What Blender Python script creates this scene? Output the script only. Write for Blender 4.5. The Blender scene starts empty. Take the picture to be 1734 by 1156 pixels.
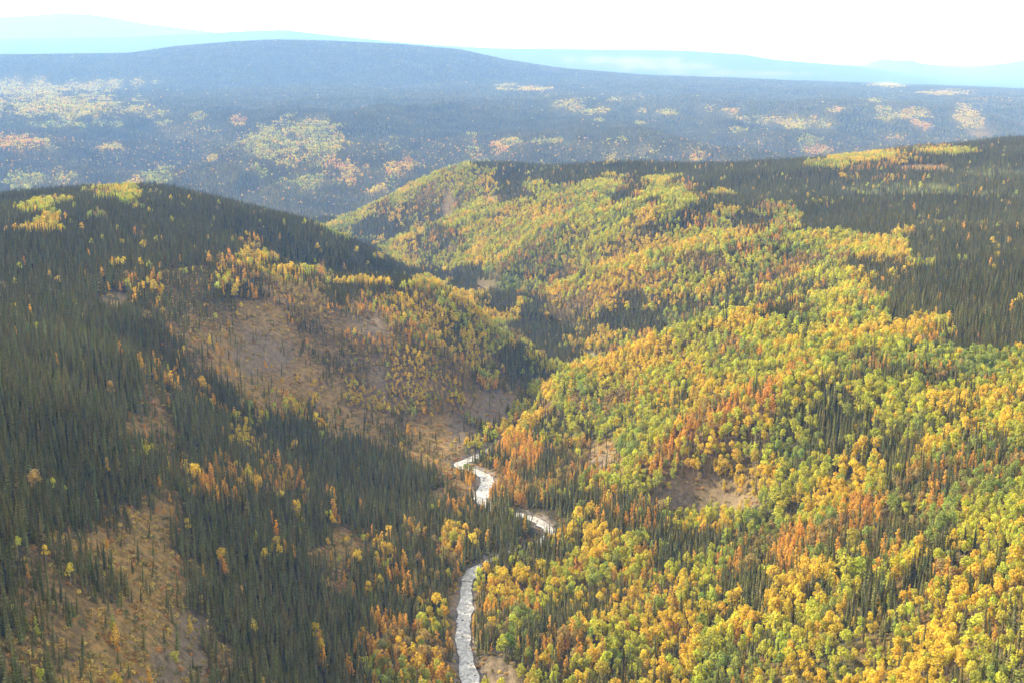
import bpy, math, random
import numpy as np
from mathutils import Vector

random.seed(7)
rng = np.random.default_rng(7)
scene = bpy.context.scene
col = scene.collection
rad = math.radians

# ------------------------------------------------------------------ camera
IMG_W, IMG_H, FPX = 1734.0, 1156.0, 2033.0       # photograph size and focal length in its pixels
CAM_Z, HORIZON = 240.0, 78.0                     # metres above the stream; pixel row of the true horizon
PITCH = math.atan((IMG_H / 2 - HORIZON) / FPX)
cam_data = bpy.data.cameras.new('camera')
cam = bpy.data.objects.new('camera', cam_data)
col.objects.link(cam)
cam.location = (0, 0, CAM_Z)
cam.rotation_euler = (math.pi / 2 - PITCH, 0, 0)
cam_data.sensor_width = 36.0
cam_data.lens = 36.0 * FPX / IMG_W
cam_data.clip_start = 1.0
cam_data.clip_end = 90000.0
scene.camera = cam

# ------------------------------------------------------------------ sky, sun, exposure
SUN_AZ, SUN_EL = rad(-62), rad(29)               # azimuth from +Y, towards +X positive
world = bpy.data.worlds.new('World')
scene.world = world
world.use_nodes = True
wn = world.node_tree.nodes
wl = world.node_tree.links
wn.clear()
w_out = wn.new('ShaderNodeOutputWorld')
w_bg = wn.new('ShaderNodeBackground')
w_sky = wn.new('ShaderNodeTexSky')
w_sky.sky_type = 'NISHITA'
w_sky.sun_disc = False
w_sky.sun_elevation = SUN_EL
w_sky.sun_rotation = SUN_AZ
w_sky.air_density = 1.0
w_sky.dust_density = 1.5
w_sky.altitude = 500
w_bg.inputs['Strength'].default_value = 0.125
# thin white cloud spread evenly over the clear sky
w_tc = wn.new('ShaderNodeTexCoord')
w_nz = wn.new('ShaderNodeTexNoise')
w_nz.inputs['Scale'].default_value = 3.0
w_nz.inputs['Detail'].default_value = 6.0
w_mr = wn.new('ShaderNodeMapRange')
w_mr.inputs['From Min'].default_value = 0.3
w_mr.inputs['From Max'].default_value = 0.7
w_mr.inputs['To Min'].default_value = 0.45
w_mr.inputs['To Max'].default_value = 0.85
w_mix = wn.new('ShaderNodeMix')
w_mix.data_type = 'RGBA'
w_mix.inputs[7].default_value = (6.5, 6.4, 6.2, 1)
wl.new(w_tc.outputs['Generated'], w_nz.inputs['Vector'])
wl.new(w_nz.outputs['Fac'], w_mr.inputs['Value'])
wl.new(w_mr.outputs[0], w_mix.inputs[0])
wl.new(w_sky.outputs[0], w_mix.inputs[6])
wl.new(w_mix.outputs[2], w_bg.inputs['Color'])
wl.new(w_bg.outputs[0], w_out.inputs['Surface'])

sun_data = bpy.data.lights.new('sun', 'SUN')
sun = bpy.data.objects.new('sun', sun_data)
col.objects.link(sun)
sun_data.energy = 5.0
sun_data.color = (1.0, 0.91, 0.76)
sun_data.angle = rad(4.0)
sdir = Vector((math.sin(SUN_AZ) * math.cos(SUN_EL), math.cos(SUN_AZ) * math.cos(SUN_EL), math.sin(SUN_EL)))
sun.rotation_euler = (-sdir).to_track_quat('-Z', 'Y').to_euler()

scene.view_settings.view_transform = 'Standard'
scene.view_settings.look = 'None'
scene.view_settings.gamma = 1.0
scene.view_settings.use_curve_mapping = False
scene.view_settings.exposure = 1.26
scene.render.engine = 'CYCLES'
cy = scene.cycles
cy.max_bounces = 4
cy.diffuse_bounces = 2
cy.glossy_bounces = 1
cy.transmission_bounces = 2
cy.transparent_max_bounces = 4
cy.volume_bounces = 1
cy.caustics_reflective = False
cy.caustics_refractive = False
cy.use_denoising = True
cy.sample_clamp_indirect = 4.0
cy.use_adaptive_sampling = False

# ------------------------------------------------------------------ pixel and plan helpers
CP, SP = math.cos(PITCH), math.sin(PITCH)


def ray(px, py):
    u = (px - IMG_W / 2) / FPX
    v = (IMG_H / 2 - py) / FPX
    return np.array([u, CP + v * SP, -SP + v * CP])


def at(px, py, z):
    """Plan position of a ground point at height z seen at a pixel."""
    r = ray(px, py)
    t = (z - CAM_Z) / r[2]
    return (r[0] * t, r[1] * t, z)


def at_d(px, py, d, z):
    """Plan position at a distance d (in units of 1.49 m) in the direction of a pixel column."""
    r = ray(px, py)
    h = math.hypot(r[0], r[1])
    d *= 1.49
    return (r[0] / h * d, r[1] / h * d, z)


def project(x, y, z):
    dz = z - CAM_Z
    depth = np.maximum(y * CP - dz * SP, 1e-3)
    up = y * SP + dz * CP
    return IMG_W / 2 + FPX * x / depth, IMG_H / 2 - FPX * up / depth, depth


def hash01(ix, iy, seed):
    h = (ix.astype(np.int64) * 374761393 + iy.astype(np.int64) * 668265263 + seed * 1442695041) & 0xFFFFFFFF
    h = ((h ^ (h >> 13)) * 1274126177) & 0xFFFFFFFF
    h = (h ^ (h >> 16)) & 0xFFFFFFFF
    return h / 4294967295.0


def noise(x, y, seed=0):
    """Smooth value noise, -1..1."""
    x = np.asarray(x, float)
    y = np.asarray(y, float)
    ix, iy = np.floor(x), np.floor(y)
    fx, fy = x - ix, y - iy
    fx = fx * fx * fx * (fx * (fx * 6 - 15) + 10)
    fy = fy * fy * fy * (fy * (fy * 6 - 15) + 10)
    a, b = hash01(ix, iy, seed), hash01(ix + 1, iy, seed)
    c, d = hash01(ix, iy + 1, seed), hash01(ix + 1, iy + 1, seed)
    return 2 * ((a + (b - a) * fx) * (1 - fy) + (c + (d - c) * fx) * fy) - 1


def fbm(x, y, octaves=4, seed=0):
    s, a, t = 0, 1.0, 0
    for k in range(octaves):
        s = s + a * noise(x * 2 ** k + 13.7 * k, y * 2 ** k - 7.3 * k, seed + k)
        t += a
        a *= 0.5
    return s / t


def smooth(a, b, x):
    t = np.clip((x - a) / (b - a), 0, 1)
    return t * t * (3 - 2 * t)


# ------------------------------------------------------------------ the lie of the land
stream_px = [(795, 1260, 2.0), (795, 1156, 0.0), (784, 1090, -0.8), (788, 1030, -1.6), (797, 972, -2.6), (850, 940, -3.2), (905, 922, -3.8),
             (932, 905, -4.2), (915, 884, -4.8), (885, 872, -5.2), (845, 868, -5.8), (812, 848, -6.4), (826, 812, -7.4), (806, 797, -8.0), (776, 786, -8.6),
             (802, 775, -9.2), (845, 750, -10.5), (888, 714, -13.0), (930, 684, -16.0), (985, 656, -19.5), (1012, 622, -23.0), (985, 590, -26.5), (935, 553, -31.0), (872, 516, -36.0), (800, 482, -41.0),
             (722, 456, -47.0), (640, 421, -56.0), (560, 386, -82.0)]
STREAM = np.array([at(*p) for p in stream_px])

ctrl = [tuple(p) for p in STREAM]
# plateau and slope west of the stream
for p in [(0, 345, 90), (120, 335, 94), (230, 326, 96), (350, 345, 88), (430, 361, 80), (520, 386, 60), (600, 421, 34), (660, 447, 10), (700, 470, -18),
          (100, 450, 98), (250, 400, 95), (380, 410, 84), (50, 560, 102), (0, 700, 106), (0, 900, 106), (0, 1100, 102), (200, 600, 93), (120, 700, 97), (300, 470, 88), (160, 500, 92),
          (410, 437, 78), (500, 465, 67), (600, 486, 57), (720, 487, 52), (800, 521, 32), (860, 575, 4), (898, 640, -16),
          (600, 450, 38), (500, 420, 60), (480, 560, 52), (480, 655, 29), (380, 600, 62), (330, 540, 76), (380, 700, 46), (600, 600, 33), (600, 700, 9), (740, 752, -6), (740, 620, 22), (850, 640, -8), (800, 715, -10), (680, 545, 44), (660, 660, 14),
          (250, 760, 68), (250, 660, 80), (150, 900, 86), (300, 900, 61), (450, 850, 37), (450, 1000, 36), (600, 900, 15), (600, 1050, 15), (700, 1000, 5), (300, 1050, 61),
          (150, 1100, 86), (450, 1150, 38), (690, 850, -1), (560, 780, 13), (690, 760, 0), (700, 1150, 6)]:
    ctrl.append(at(*p))
for p in [(0, 345, 1100, 40), (230, 326, 1120, 50), (430, 361, 1060, 20), (560, 400, 1020, -20), (0, 345, 1450, -70), (230, 326, 1450, -70), (400, 350, 1420, -80),
          (500, 440, 715, 44), (620, 470, 735, 18), (720, 480, 770, -14), (400, 430, 700, 76)]:
    ctrl.append(at_d(*p))
# ridges east of the stream
for p in [(862, 728, -9), (920, 664, 8), (1000, 626, 25), (1100, 582, 45), (1200, 550, 58), (1300, 526, 66), (1420, 510, 70), (1570, 556, 75), (1734, 600, 79),
          (882, 522, -18), (920, 508, -6), (960, 491, 6), (1005, 471, 18), (1050, 450, 30), (1100, 430, 41), (1150, 411, 52), (1225, 395, 62), (1400, 402, 66), (1560, 432, 70), (1734, 460, 78),
          (660, 432, -46), (720, 397, -20), (800, 362, 10), (930, 315, 50), (1080, 330, 60),
          (900, 405, 14), (1000, 382, 35), (770, 470, -32), (1000, 445, 6), (1100, 385, 48), (850, 450, -14), (930, 472, -20),
          (522, 380, -82), (600, 364, -52), (680, 332, -12), (760, 296, 30), (900, 302, 45), (1060, 302, 58), (1200, 284, 62), (1400, 273, 66), (1500, 264, 70), (1640, 249, 75), (1734, 242, 78),
          (1734, 700, 81), (1734, 900, 75), (1734, 1100, 68), (1500, 700, 66), (1500, 900, 51), (1500, 1100, 45), (1300, 820, 33), (1300, 950, 28), (1300, 1100, 24),
          (1100, 870, 12), (1100, 1000, 8), (1100, 1140, 6), (950, 1000, 0.5), (950, 1140, 3), (1200, 700, 43), (1050, 760, 13), (1150, 640, 42), (960, 760, 0), (930, 830, -3),
          (1090, 800, 22), (1200, 757, 39), (1300, 715, 54), (1190, 850, 14), (1260, 835, 25), (1350, 620, 63), (880, 1090, 3), (860, 980, -1), (1020, 660, 24), (1600, 800, 68),
          (1450, 330, 66), (1300, 330, 62), (1600, 350, 74)]:
    ctrl.append(at(*p))
for p in [(1050, 580, 640, -19), (1130, 570, 635, -10), (1220, 560, 645, 14), (1320, 540, 655, 42),
          (930, 480, 846, -32), (1010, 470, 834, -16), (1090, 440, 832, 6), (1180, 410, 850, 32),
          (1734, 242, 1640, 15), (1640, 249, 1590, 15), (1500, 264, 1500, 20), (1900, 230, 1650, 20), (1850, 240, 1480, 76), (1300, 278, 1400, 25), (680, 400, 1290, -62), (740, 375, 1290, -38), (810, 345, 1290, -6), (880, 320, 1270, 26), (640, 400, 1330, -80)]:
    ctrl.append(at_d(*p))
# the big cross valley and the country beyond it
for px in (-500, -200, 100, 400, 620):
    ctrl.append(at_d(px, 350, 1800, -150))
for px in (800, 1000, 1250, 1500, 1750, 2050, 2400):
    ctrl.append(at_d(px, 290, 1560 + (px - 800) * 0.22, -60))
    ctrl.append(at_d(px, 290, 1850 + (px - 800) * 0.30, -160))
for px in (300, 500, 620, 800, 1000):
    ctrl.append(at_d(px, 350, 2060, -166))
for p in [(0, 330, -158), (200, 330, -155), (400, 340, -160), (0, 285, -112), (120, 270, -95), (200, 300, -128), (320, 300, -142), (330, 270, -120), (400, 300, -118), (460, 260, -86),
          (560, 300, -122), (650, 300, -128), (700, 270, -104), (800, 285, -122), (900, 275, -112), (1000, 280, -118), (1100, 272, -110),
          (0, 212, -56), (200, 205, -52), (330, 232, -88), (450, 217, -54), (570, 225, -58), (700, 236, -70), (850, 236, -70), (1000, 238, -70), (1150, 245, -72),
          (1200, 205, -58), (1350, 200, -60), (1300, 240, -100), (1450, 225, -100), (1500, 195, -70), (1600, 232, -130), (1700, 225, -150), (1650, 190, -80), (1734, 205, -130),
          (0, 160, -18), (200, 150, -12), (500, 165, -22), (800, 170, -26), (1100, 170, -40), (1400, 170, -60), (1734, 180, -95),
          (0, 125, 30), (400, 122, 35), (800, 125, 25), (1200, 135, -20), (1600, 158, -80)]:
    ctrl.append(at(*p))
for px in (-900, 0, 500, 1000, 1500, 2600):
    for d, z in ((9000, 60 - max(px, 0) * 0.14), (20000, 40 - max(px, 0) * 0.42), (29000, 40 - max(px, 0) * 0.6)):
        ctrl.append(at_d(px, 120, d, z))
for px, z in ((-1200, 95), (2800, 85)):
    for d in (300, 700):
        ctrl.append(at_d(px, 500, d, z))
    ctrl.append(at_d(px, 300, 1500, z - 60))
    ctrl.append(at_d(px, 300, 2200, -150))
    ctrl.append(at_d(px, 200, 3400, -70))
for ang, d, z in ((-70, 40, 100), (-40, 60, 84), (-15, 60, 40), (0, 40, 12), (5, 120, 5), (20, 60, 20), (45, 60, 55), (70, 60, 75), (-60, 150, 108), (60, 150, 74)):
    ctrl.append((math.sin(rad(ang)) * d, math.cos(rad(ang)) * d, z))

ctrl = np.array(ctrl)


def lp(x, y):
    return np.stack([np.log(np.hypot(x, y)), np.arctan2(x, y)], -1)


def kern(r2):
    return (r2 + 0.0006) ** 0.75


CQ = lp(ctrl[:, 0], ctrl[:, 1])
K = kern(((CQ[:, None] - CQ[None]) ** 2).sum(-1)) + np.eye(len(CQ)) * -2e-4
P = np.concatenate([np.ones((len(CQ), 1)), CQ], 1)
n = len(CQ)
Msys = np.zeros((n + 3, n + 3))
Msys[:n, :n], Msys[:n, n:], Msys[n:, :n] = K, P, P.T
SOL = np.linalg.solve(Msys, np.concatenate([ctrl[:, 2], np.zeros(3)]))

# skylines beyond the plain: distance, front width, profile in pixels
RANGES = [
    (9500, 4000, [(-300, 100), (0, 95), (220, 92), (300, 80), (400, 72), (470, 69), (560, 71), (680, 77), (780, 86), (860, 104), (950, 118), (1200, 140), (2200, 180)]),
    (22000, 7000, [(-300, 72), (0, 67), (220, 63), (420, 53), (480, 51), (560, 60), (700, 74), (830, 82), (1000, 84), (1160, 86), (1260, 93), (1310, 102), (1450, 114), (1600, 140), (2200, 170)]),
    (31000, 7000, [(-300, 40), (0, 30), (50, 27), (100, 23), (150, 25), (190, 30), (240, 40), (300, 47), (420, 62), (600, 75), (1000, 100), (1400, 118), (1455, 116), (1480, 105), (1495, 101),
                   (1515, 104), (1545, 103), (1558, 109), (1580, 113), (1640, 119), (1690, 111), (1734, 104), (2000, 95), (2600, 110)]),
]


def terrain(x, y):
    """Ground height of the land, stream bed not yet cut."""
    x = np.asarray(x, float).ravel()
    y = np.asarray(y, float).ravel()
    q = lp(x, y)
    z = np.empty(len(x))
    for i in range(0, len(x), 20000):
        s = slice(i, i + 20000)
        r2 = ((q[s, None] - CQ[None]) ** 2).sum(-1)
        z[s] = kern(r2) @ SOL[:n] + SOL[n] + q[s] @ SOL[n + 1:]
    d = np.hypot(x, y)
    az = q[:, 1]
    # small ribs and gullies, quiet near the stream and on the flats
    z += fbm(x / 90, y / 90, 4, 3) * np.clip(d / 600, 0.35, 1) * 4.2
    z += smooth(2500, 3200, d) * (1 - 2.2 * np.abs(fbm(x / 620, y / 900, 4, 9)) - 0.45) * 62 * (1 - 0.6 * smooth(4900, 6500, d))
    # spurs and gullies that run down the east side towards the stream
    side = smooth(6, 30, z) * (1 - smooth(52, 72, z)) * smooth(20, 120, x - np.interp(y, STREAM[::-1, 1][np.argsort(STREAM[::-1, 1])], STREAM[::-1, 0][np.argsort(STREAM[::-1, 1])])) * (1 - smooth(1500, 2200, d))
    rib = 1 - np.abs(fbm(x / 210 + y / 500, y / 62, 2, 15)) * 2.4
    z += side * (rib - 0.55) * 6
    far = d > 5400
    if far.any():
        for dk, wid, prof in RANGES:
            prof = np.array(prof, float)
            r = np.array([ray(px, py) for px, py in prof])
            a = np.arctan2(r[:, 0], r[:, 1])
            tanel = r[:, 2] / np.hypot(r[:, 0], r[:, 1])
            te = np.interp(az[far], a, tanel)
            zp = CAM_Z + dk * te
            b = smooth(-wid, 0, d[far] - dk) * (1 - smooth(0.03 * dk, 0.4 * dk, d[far] - dk))
            zz = -400 + (zp + 400) * b + fbm(x[far] / 1300, y[far] / 1300, 4, 21) * 60 * b * (1 - b) * 4
            z[far] = np.maximum(z[far], zz)
    return z


def seg_dist(x, y, path):
    """Distance to a polyline, and its height and arc length at the nearest point."""
    best = np.full(len(x), 1e9)
    zz = np.zeros(len(x))
    for a, b in zip(path[:-1], path[1:]):
        ab = b - a
        l2 = ab[0] ** 2 + ab[1] ** 2
        t = np.clip(((x - a[0]) * ab[0] + (y - a[1]) * ab[1]) / l2, 0, 1)
        dd = np.hypot(x - a[0] - t * ab[0], y - a[1] - t * ab[1])
        m = dd < best
        best[m] = dd[m]
        zz[m] = (a[2] + t * ab[2])[m]
    return best, zz


def catmull(pts, sub):
    out = []
    P_ = [pts[0]] + list(pts) + [pts[-1]]
    for i in range(1, len(P_) - 2):
        p0, p1, p2, p3 = P_[i - 1], P_[i], P_[i + 1], P_[i + 2]
        for k in range(sub):
            t = k / sub
            out.append(0.5 * (2 * p1 + (p2 - p0) * t + (2 * p0 - 5 * p1 + 4 * p2 - p3) * t * t + (3 * p1 - p0 - 3 * p2 + p3) * t ** 3))
    out.append(pts[-1])
    return np.array(out)


STREAM_S = catmull(STREAM, 6)
STREAM_S[:, 2] = np.minimum.accumulate(STREAM_S[:, 2])


def ground_z(x, y):
    z = terrain(x, y)
    x = np.asarray(x, float).ravel()
    y = np.asarray(y, float).ravel()
    near = np.hypot(x, y) < 1800
    if near.any():
        sd, sz = seg_dist(x[near], y[near], STREAM_S)
        zn = z[near]
        bed = sz - 0.9 + smooth(2.2, 7.0, sd) * 1.3
        zn = np.maximum(zn, sz + 0.3)
        z[near] = bed + (zn - bed) * smooth(4.5, 13, sd)
    return z


# ------------------------------------------------------------------ what grows where (read off the photograph, 50 px cells)
NEAR_ROWS = {
    5: "SSSSSSSSSSSSSSSSSSSSSSSSSSSSssssSSS",
    6: "SSSyySSSSSSSyyyyySyyysysSSSSSSSSSSS",
    7: "SySSSSSSSSSGGmmyyyYyGyysMsMSSSSSSSS",
    8: "SSSSSSSSsSSSSymyGyyyGYYYYMMyYYYSSSS",
    9: "SSSSsstssDDSSSYSSGyYYYGyMMMMyssSSSS",
    10: "SSSsstttbbDtDDDyYSsmmmGMMmsyyMSSSSS",
    11: "SSSSStbbbbttDDDGyDSmmYYyyYYMYyYOSSS",
    12: "SSSSSstbbbbtDDDDDmmYYYYyyMOMymyyGGy",
    13: "SSSSstssbbObDDDDttYyyYyYyOOymyyMyMy",
    14: "SSSSbbssMssbbtbBmYmyGGyOOYyGmmyyMyy",
    15: "SSSSttssssmsSSbbmOmMbyOOyyGymmmyMMy",
    16: "SSSSStsooosSSSSbOOmmOyyyYYGGGymmyMy",
    17: "SSStbbssssSsSSSssmsmssmMGGyyOOyyyyy",
    18: "SStbbbssSsSbtssOssssYmSSmyOOOymGmyy",
    19: "SSStbbtsSSStsssMmmmOOYmMMmOyyMYmOMy",
    20: "SSstbbsSSSSSSssbOOmmMOOMmmMmymMOOOy",
    21: "SttbbbBsSSsSsOMbmGsMMMOMGmMymMyOMOO",
    22: "stbbbBBtSssSsMObmMMMMyyMGMMMGyyyyyy",
}
# patches across the big valley and small bare spots: centre, half sizes (photo pixels), tree class
FAR_SPOTS = [(60, 150, 110, 15, 'y'), (110, 181, 112, 17, 'y'), (200, 140, 70, 4, 'y'), (120, 212, 85, 6, 'G'), (20, 243, 45, 13, 'O'), (95, 252, 16, 6, 'y'), (185, 252, 18, 8, 'Y'), (190, 265, 12, 8, 'm'),  # first three: aspen yellow that also paints in a sunlit field
             (265, 197, 20, 8, 'y'), (275, 208, 12, 8, 'y'), (335, 200, 12, 7, 'y'), (40, 308, 28, 14, 'G'), (105, 303, 10, 12, 'M'), (125, 298, 6, 5, 'y'), (360, 270, 8, 6, 'Y'), (230, 310, 15, 13, 'O'), (265, 300, 22, 14, 'G'),
             (500, 225, 75, 18, 'y'), (470, 250, 58, 18, 'y'), (545, 245, 40, 18, 'y'), (520, 275, 60, 11, 'M'), (590, 300, 28, 14, 'O'), (440, 290, 20, 12, 'G'), (505, 310, 40, 12, 'G'), (400, 207, 15, 8, 'O'), (330, 228, 60, 18, 'm'),
             (570, 237, 15, 9, 'y'), (585, 283, 30, 14, 'O'), (660, 245, 40, 9, 'm'), (680, 285, 25, 13, 'O'), (640, 322, 14, 8, 'Y'), (665, 312, 12, 9, 'G'), (800, 250, 16, 17, 'M'), (845, 254, 16, 11, 'O'), (820, 280, 25, 7, 'G'),
             (870, 242, 20, 6, 'y'), (920, 240, 30, 6, 'y'), (930, 280, 15, 6, 'y'), (1040, 265, 14, 10, 'Y'), (1000, 245, 40, 7, 'm'), (1045, 238, 14, 6, 'y'), (1100, 260, 60, 13, 'm'), (860, 148, 20, 5, 'y'), (895, 152, 28, 5, 'Y'),
             (975, 178, 25, 9, 'y'), (1000, 191, 15, 5, 'y'), (940, 160, 25, 5, 'm'), (1020, 188, 10, 5, 'y'), (1040, 170, 10, 4, 'y'), (1090, 190, 10, 5, 'y'), (1130, 190, 14, 5, 'y'), (1075, 165, 25, 6, 'm'), (1015, 205, 8, 3, 'y'), (1085, 210, 8, 3, 'y'),
             (1060, 103, 90, 6, 'm'), (1130, 113, 80, 5, 'm'), (1250, 125, 100, 3, 'm'), (1205, 185, 25, 10, 'm'), (1240, 190, 10, 5, 'O'), (1320, 205, 60, 8, 'M'), (1350, 212, 20, 9, 'y'), (1400, 210, 15, 9, 'y'), (1415, 188, 12, 4, 'O'),  # first three: far sunlit strip put into the tree mix
             (1480, 170, 15, 4, 'y'), (1500, 195, 20, 11, 'y'), (1545, 195, 25, 13, 'Y'), (1560, 210, 20, 9, 'O'), (1640, 190, 18, 16, 'Y'), (1646, 206, 18, 16, 'Y'), (1632, 200, 14, 20, 'Y'), (1660, 225, 30, 8, 'b'), (1600, 158, 40, 5, 'Y'), (1500, 145, 25, 4, 'y'), (1680, 170, 50, 5, 'm'), (1520, 235, 14, 5, 'O'),
             (1250, 222, 15, 4, 'y'), (1290, 232, 20, 11, 'm'), (1370, 238, 15, 9, 'G'), (1380, 256, 25, 7, 'O'), (1160, 255, 40, 13, 'm'), (1180, 268, 15, 8, 'O')]
NEAR_SPOTS = [(757, 350, 8, 26, 'B'), (822, 338, 26, 6, 'b'), (826, 487, 26, 11, 'B'), (186, 512, 28, 15, 'B'), (622, 553, 30, 24, 'B'), (640, 640, 16, 30, 'B'), (848, 1152, 46, 46, 'B'), (830, 685, 42, 38, 'B'), (440, 600, 60, 42, 'B'), (480, 665, 70, 26, 'b'),
              (870, 1075, 14, 20, 'G'), (1190, 848, 88, 32, 'B'), (1015, 778, 26, 26, 'B'), (590, 935, 40, 18, 'b'), (90, 950, 55, 26, 't'), (90, 1020, 85, 45, 't'), (60, 1105, 75, 50, 't'), (190, 1060, 45, 40, 'b'), (440, 447, 34, 7, 'O'), (520, 470, 40, 7, 'M'), (620, 488, 50, 6, 'Y'), (720, 491, 40, 8, 'Y'), (775, 512, 25, 9, 'Y'), (822, 546, 20, 14, 'Y'), (855, 580, 14, 14, 'y'),
              (872, 620, 26, 32, 'S'), (825, 645, 30, 20, 'm'), (700, 468, 60, 9, 'S'), (850, 518, 36, 18, 'S'), (930, 570, 40, 22, 'S'), (960, 612, 30, 16, 'S'), (1000, 636, 62, 13, 'Y'), (1100, 591, 62, 13, 'Y'), (1120, 800, 50, 9, 'O'), (1200, 766, 50, 10, 'O'), (1285, 731, 50, 10, 'Y'), (940, 664, 25, 12, 'Y'), (1200, 556, 50, 8, 'y'),  # widened yellow along the ridge crest paints in its sunlight
              (900, 497, 26, 9, 'm'), (960, 468, 42, 13, 'm'), (1040, 428, 42, 11, 'm'), (1110, 398, 42, 9, 'm'), (1000, 512, 52, 15, 'D'), (1090, 478, 52, 15, 'D'), (1180, 447, 52, 13, 'D'), (955, 499, 38, 9, 'Y'), (1050, 459, 58, 12, 'Y'), (1150, 418, 58, 12, 'Y'), (1225, 402, 30, 9, 'Y'), (1060, 545, 55, 18, 'S'), (1130, 520, 40, 12, 'm'), (1240, 500, 50, 12, 'm'), (1330, 488, 60, 13, 'm'), (930, 476, 46, 8, 'm'), (640, 392, 50, 20, 'S'), (745, 402, 30, 13, 'm'),  # crest yellow and dull near face: sun and shade put into tree colour
              (1500, 322, 120, 13, 'H'), (1650, 332, 90, 11, 'H'), (1600, 380, 80, 9, 'H'), (1400, 347, 60, 7, 'H'), (1680, 292, 60, 8, 'H'), (1690, 420, 50, 7, 'H'), (1065, 760, 22, 18, 'G'), (1080, 550, 50, 22, 'S'), (1600, 262, 50, 7, 'y'), (1460, 271, 62, 8, 'Y'), (1395, 285, 40, 6, 'y'), (1560, 285, 40, 5, 'b')]
CODES = "SstobBYyGOMmDFH"


def table(rows, lo, hi):
    t = np.zeros((24, 35), int)
    for r in range(24):
        s = rows[min(max(r, lo), hi)]
        assert len(s) == 35, (r, len(s))
        t[r] = [CODES.index(c) for c in s]
    return t


T_NEAR = table(NEAR_ROWS, 5, 22)


def classes(x, y, z):
    px, py, dep = project(x, y, z)
    d = np.hypot(x, y)
    ld, az = np.log(d) * 16, np.arctan2(x, y) * 16
    wx = fbm(az * 1.3, ld * 1.3, 3, 51) * 46
    wy = fbm(az * 1.3 + 40, ld * 1.3, 3, 61) * 34
    far = d > 2450
    cx = np.clip(((px + wx) / 50).astype(int), 0, 34)
    cy_ = np.clip(((py + wy) / 50).astype(int), 0, 23)
    c = np.where(far, np.where(py + 4 * noise(az * 3, ld * 3, 71) < 234, CODES.index('F'), CODES.index('s')), T_NEAR[cy_, cx])
    ex = fbm(az * 8, ld * 2.5, 3, 81) * 2.0 + rng.normal(0, 0.3, len(px))
    for sel, spots, amount in ((far, FAR_SPOTS, 1.1), (~far, NEAR_SPOTS, 0.55)):
        k = np.where(sel)[0]
        res = c[k]
        for sx, sy, rx, ry, ch in spots:
            q = ((px[k] - sx) / rx) ** 2 + ((py[k] - sy) / ry) ** 2
            res[q < 1 + amount * ex[k]] = CODES.index(ch)
        c[k] = res
    return c


#          density spruce shrub   yellow y-green green orange olive
CLS = {'S': (1.0, .99, .00, (.3, .2, .0, .3, .2)),
       's': (.95, .88, .06, (.3, .05, .0, .5, .15)),
       't': (.48, .93, .75, (.3, .1, .0, .4, .2)),
       'o': (.95, .55, .10, (.2, .0, .0, .8, .0)),
       'b': (.09, .75, .95, (.3, .1, .0, .4, .2)),
       'B': (.04, .75, .38, (.3, .1, .0, .4, .2)),
       'Y': (.95, .04, .38, (.52, .36, .05, .07, .0)),
       'y': (.95, .10, .38, (.27, .42, .19, .05, .07)),
       'G': (.95, .10, .38, (.12, .40, .45, .0, .03)),
       'O': (.95, .10, .38, (.34, .14, .04, .42, .06)),
       'M': (.95, .34, .38, (.34, .30, .13, .17, .06)),
       'm': (.97, .68, .10, (.36, .26, .10, .20, .08)),
       'D': (.95, .16, .50, (.26, .06, .05, .13, .50)),
       'F': (1.0, .998, .00, (.4, .2, .0, .3, .1)),
       'H': (.42, .96, .60, (.2, .4, .2, .1, .1))}
DENS = np.array([CLS[c][0] for c in CODES])
PSPR = np.array([CLS[c][1] for c in CODES])
PSHR = np.array([CLS[c][2] for c in CODES])
PALW = np.cumsum(np.array([CLS[c][3] for c in CODES]), 1)
TINTS = np.array([(0.68, 0.49, 0.055), (0.51, 0.49, 0.060), (0.31, 0.35, 0.07), (0.68, 0.38, 0.06), (0.38, 0.28, 0.085)])

# ------------------------------------------------------------------ materials


def material(name):
    m = bpy.data.materials.new(name)
    m.use_nodes = True
    nt = m.node_tree
    nt.nodes.clear()
    out = nt.nodes.new('ShaderNodeOutputMaterial')
    return m, nt, out


def math_node(nt, op, a, b=None):
    nd = nt.nodes.new('ShaderNodeMath')
    nd.operation = op
    for i, v in enumerate((a, b)):
        if v is None:
            continue
        if isinstance(v, (int, float)):
            nd.inputs[i].default_value = v
        else:
            nt.links.new(v, nd.inputs[i])
    return nd.outputs[0]


def mix_col(nt, fac, a, b, blend='MIX'):
    nd = nt.nodes.new('ShaderNodeMix')
    nd.data_type = 'RGBA'
    nd.blend_type = blend
    for sock, v in ((nd.inputs[0], fac), (nd.inputs[6], a), (nd.inputs[7], b)):
        if isinstance(v, (int, float)):
            sock.default_value = v
        elif isinstance(v, tuple):
            sock.default_value = (*v, 1)
        else:
            nt.links.new(v, sock)
    return nd.outputs[2]


def ramp(nt, src, lo, hi):
    nd = nt.nodes.new('ShaderNodeMapRange')
    nd.inputs['From Min'].default_value = lo
    nd.inputs['From Max'].default_value = hi
    nt.links.new(src, nd.inputs['Value'])
    return nd.outputs[0]


def noise_node(nt, scale, detail=4, vec=None, rough=0.55):
    nd = nt.nodes.new('ShaderNodeTexNoise')
    nd.inputs['Scale'].default_value = scale
    nd.inputs['Detail'].default_value = detail
    nd.inputs['Roughness'].default_value = rough
    if vec is not None:
        nt.links.new(vec, nd.inputs['Vector'])
    return nd.outputs['Fac']


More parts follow.
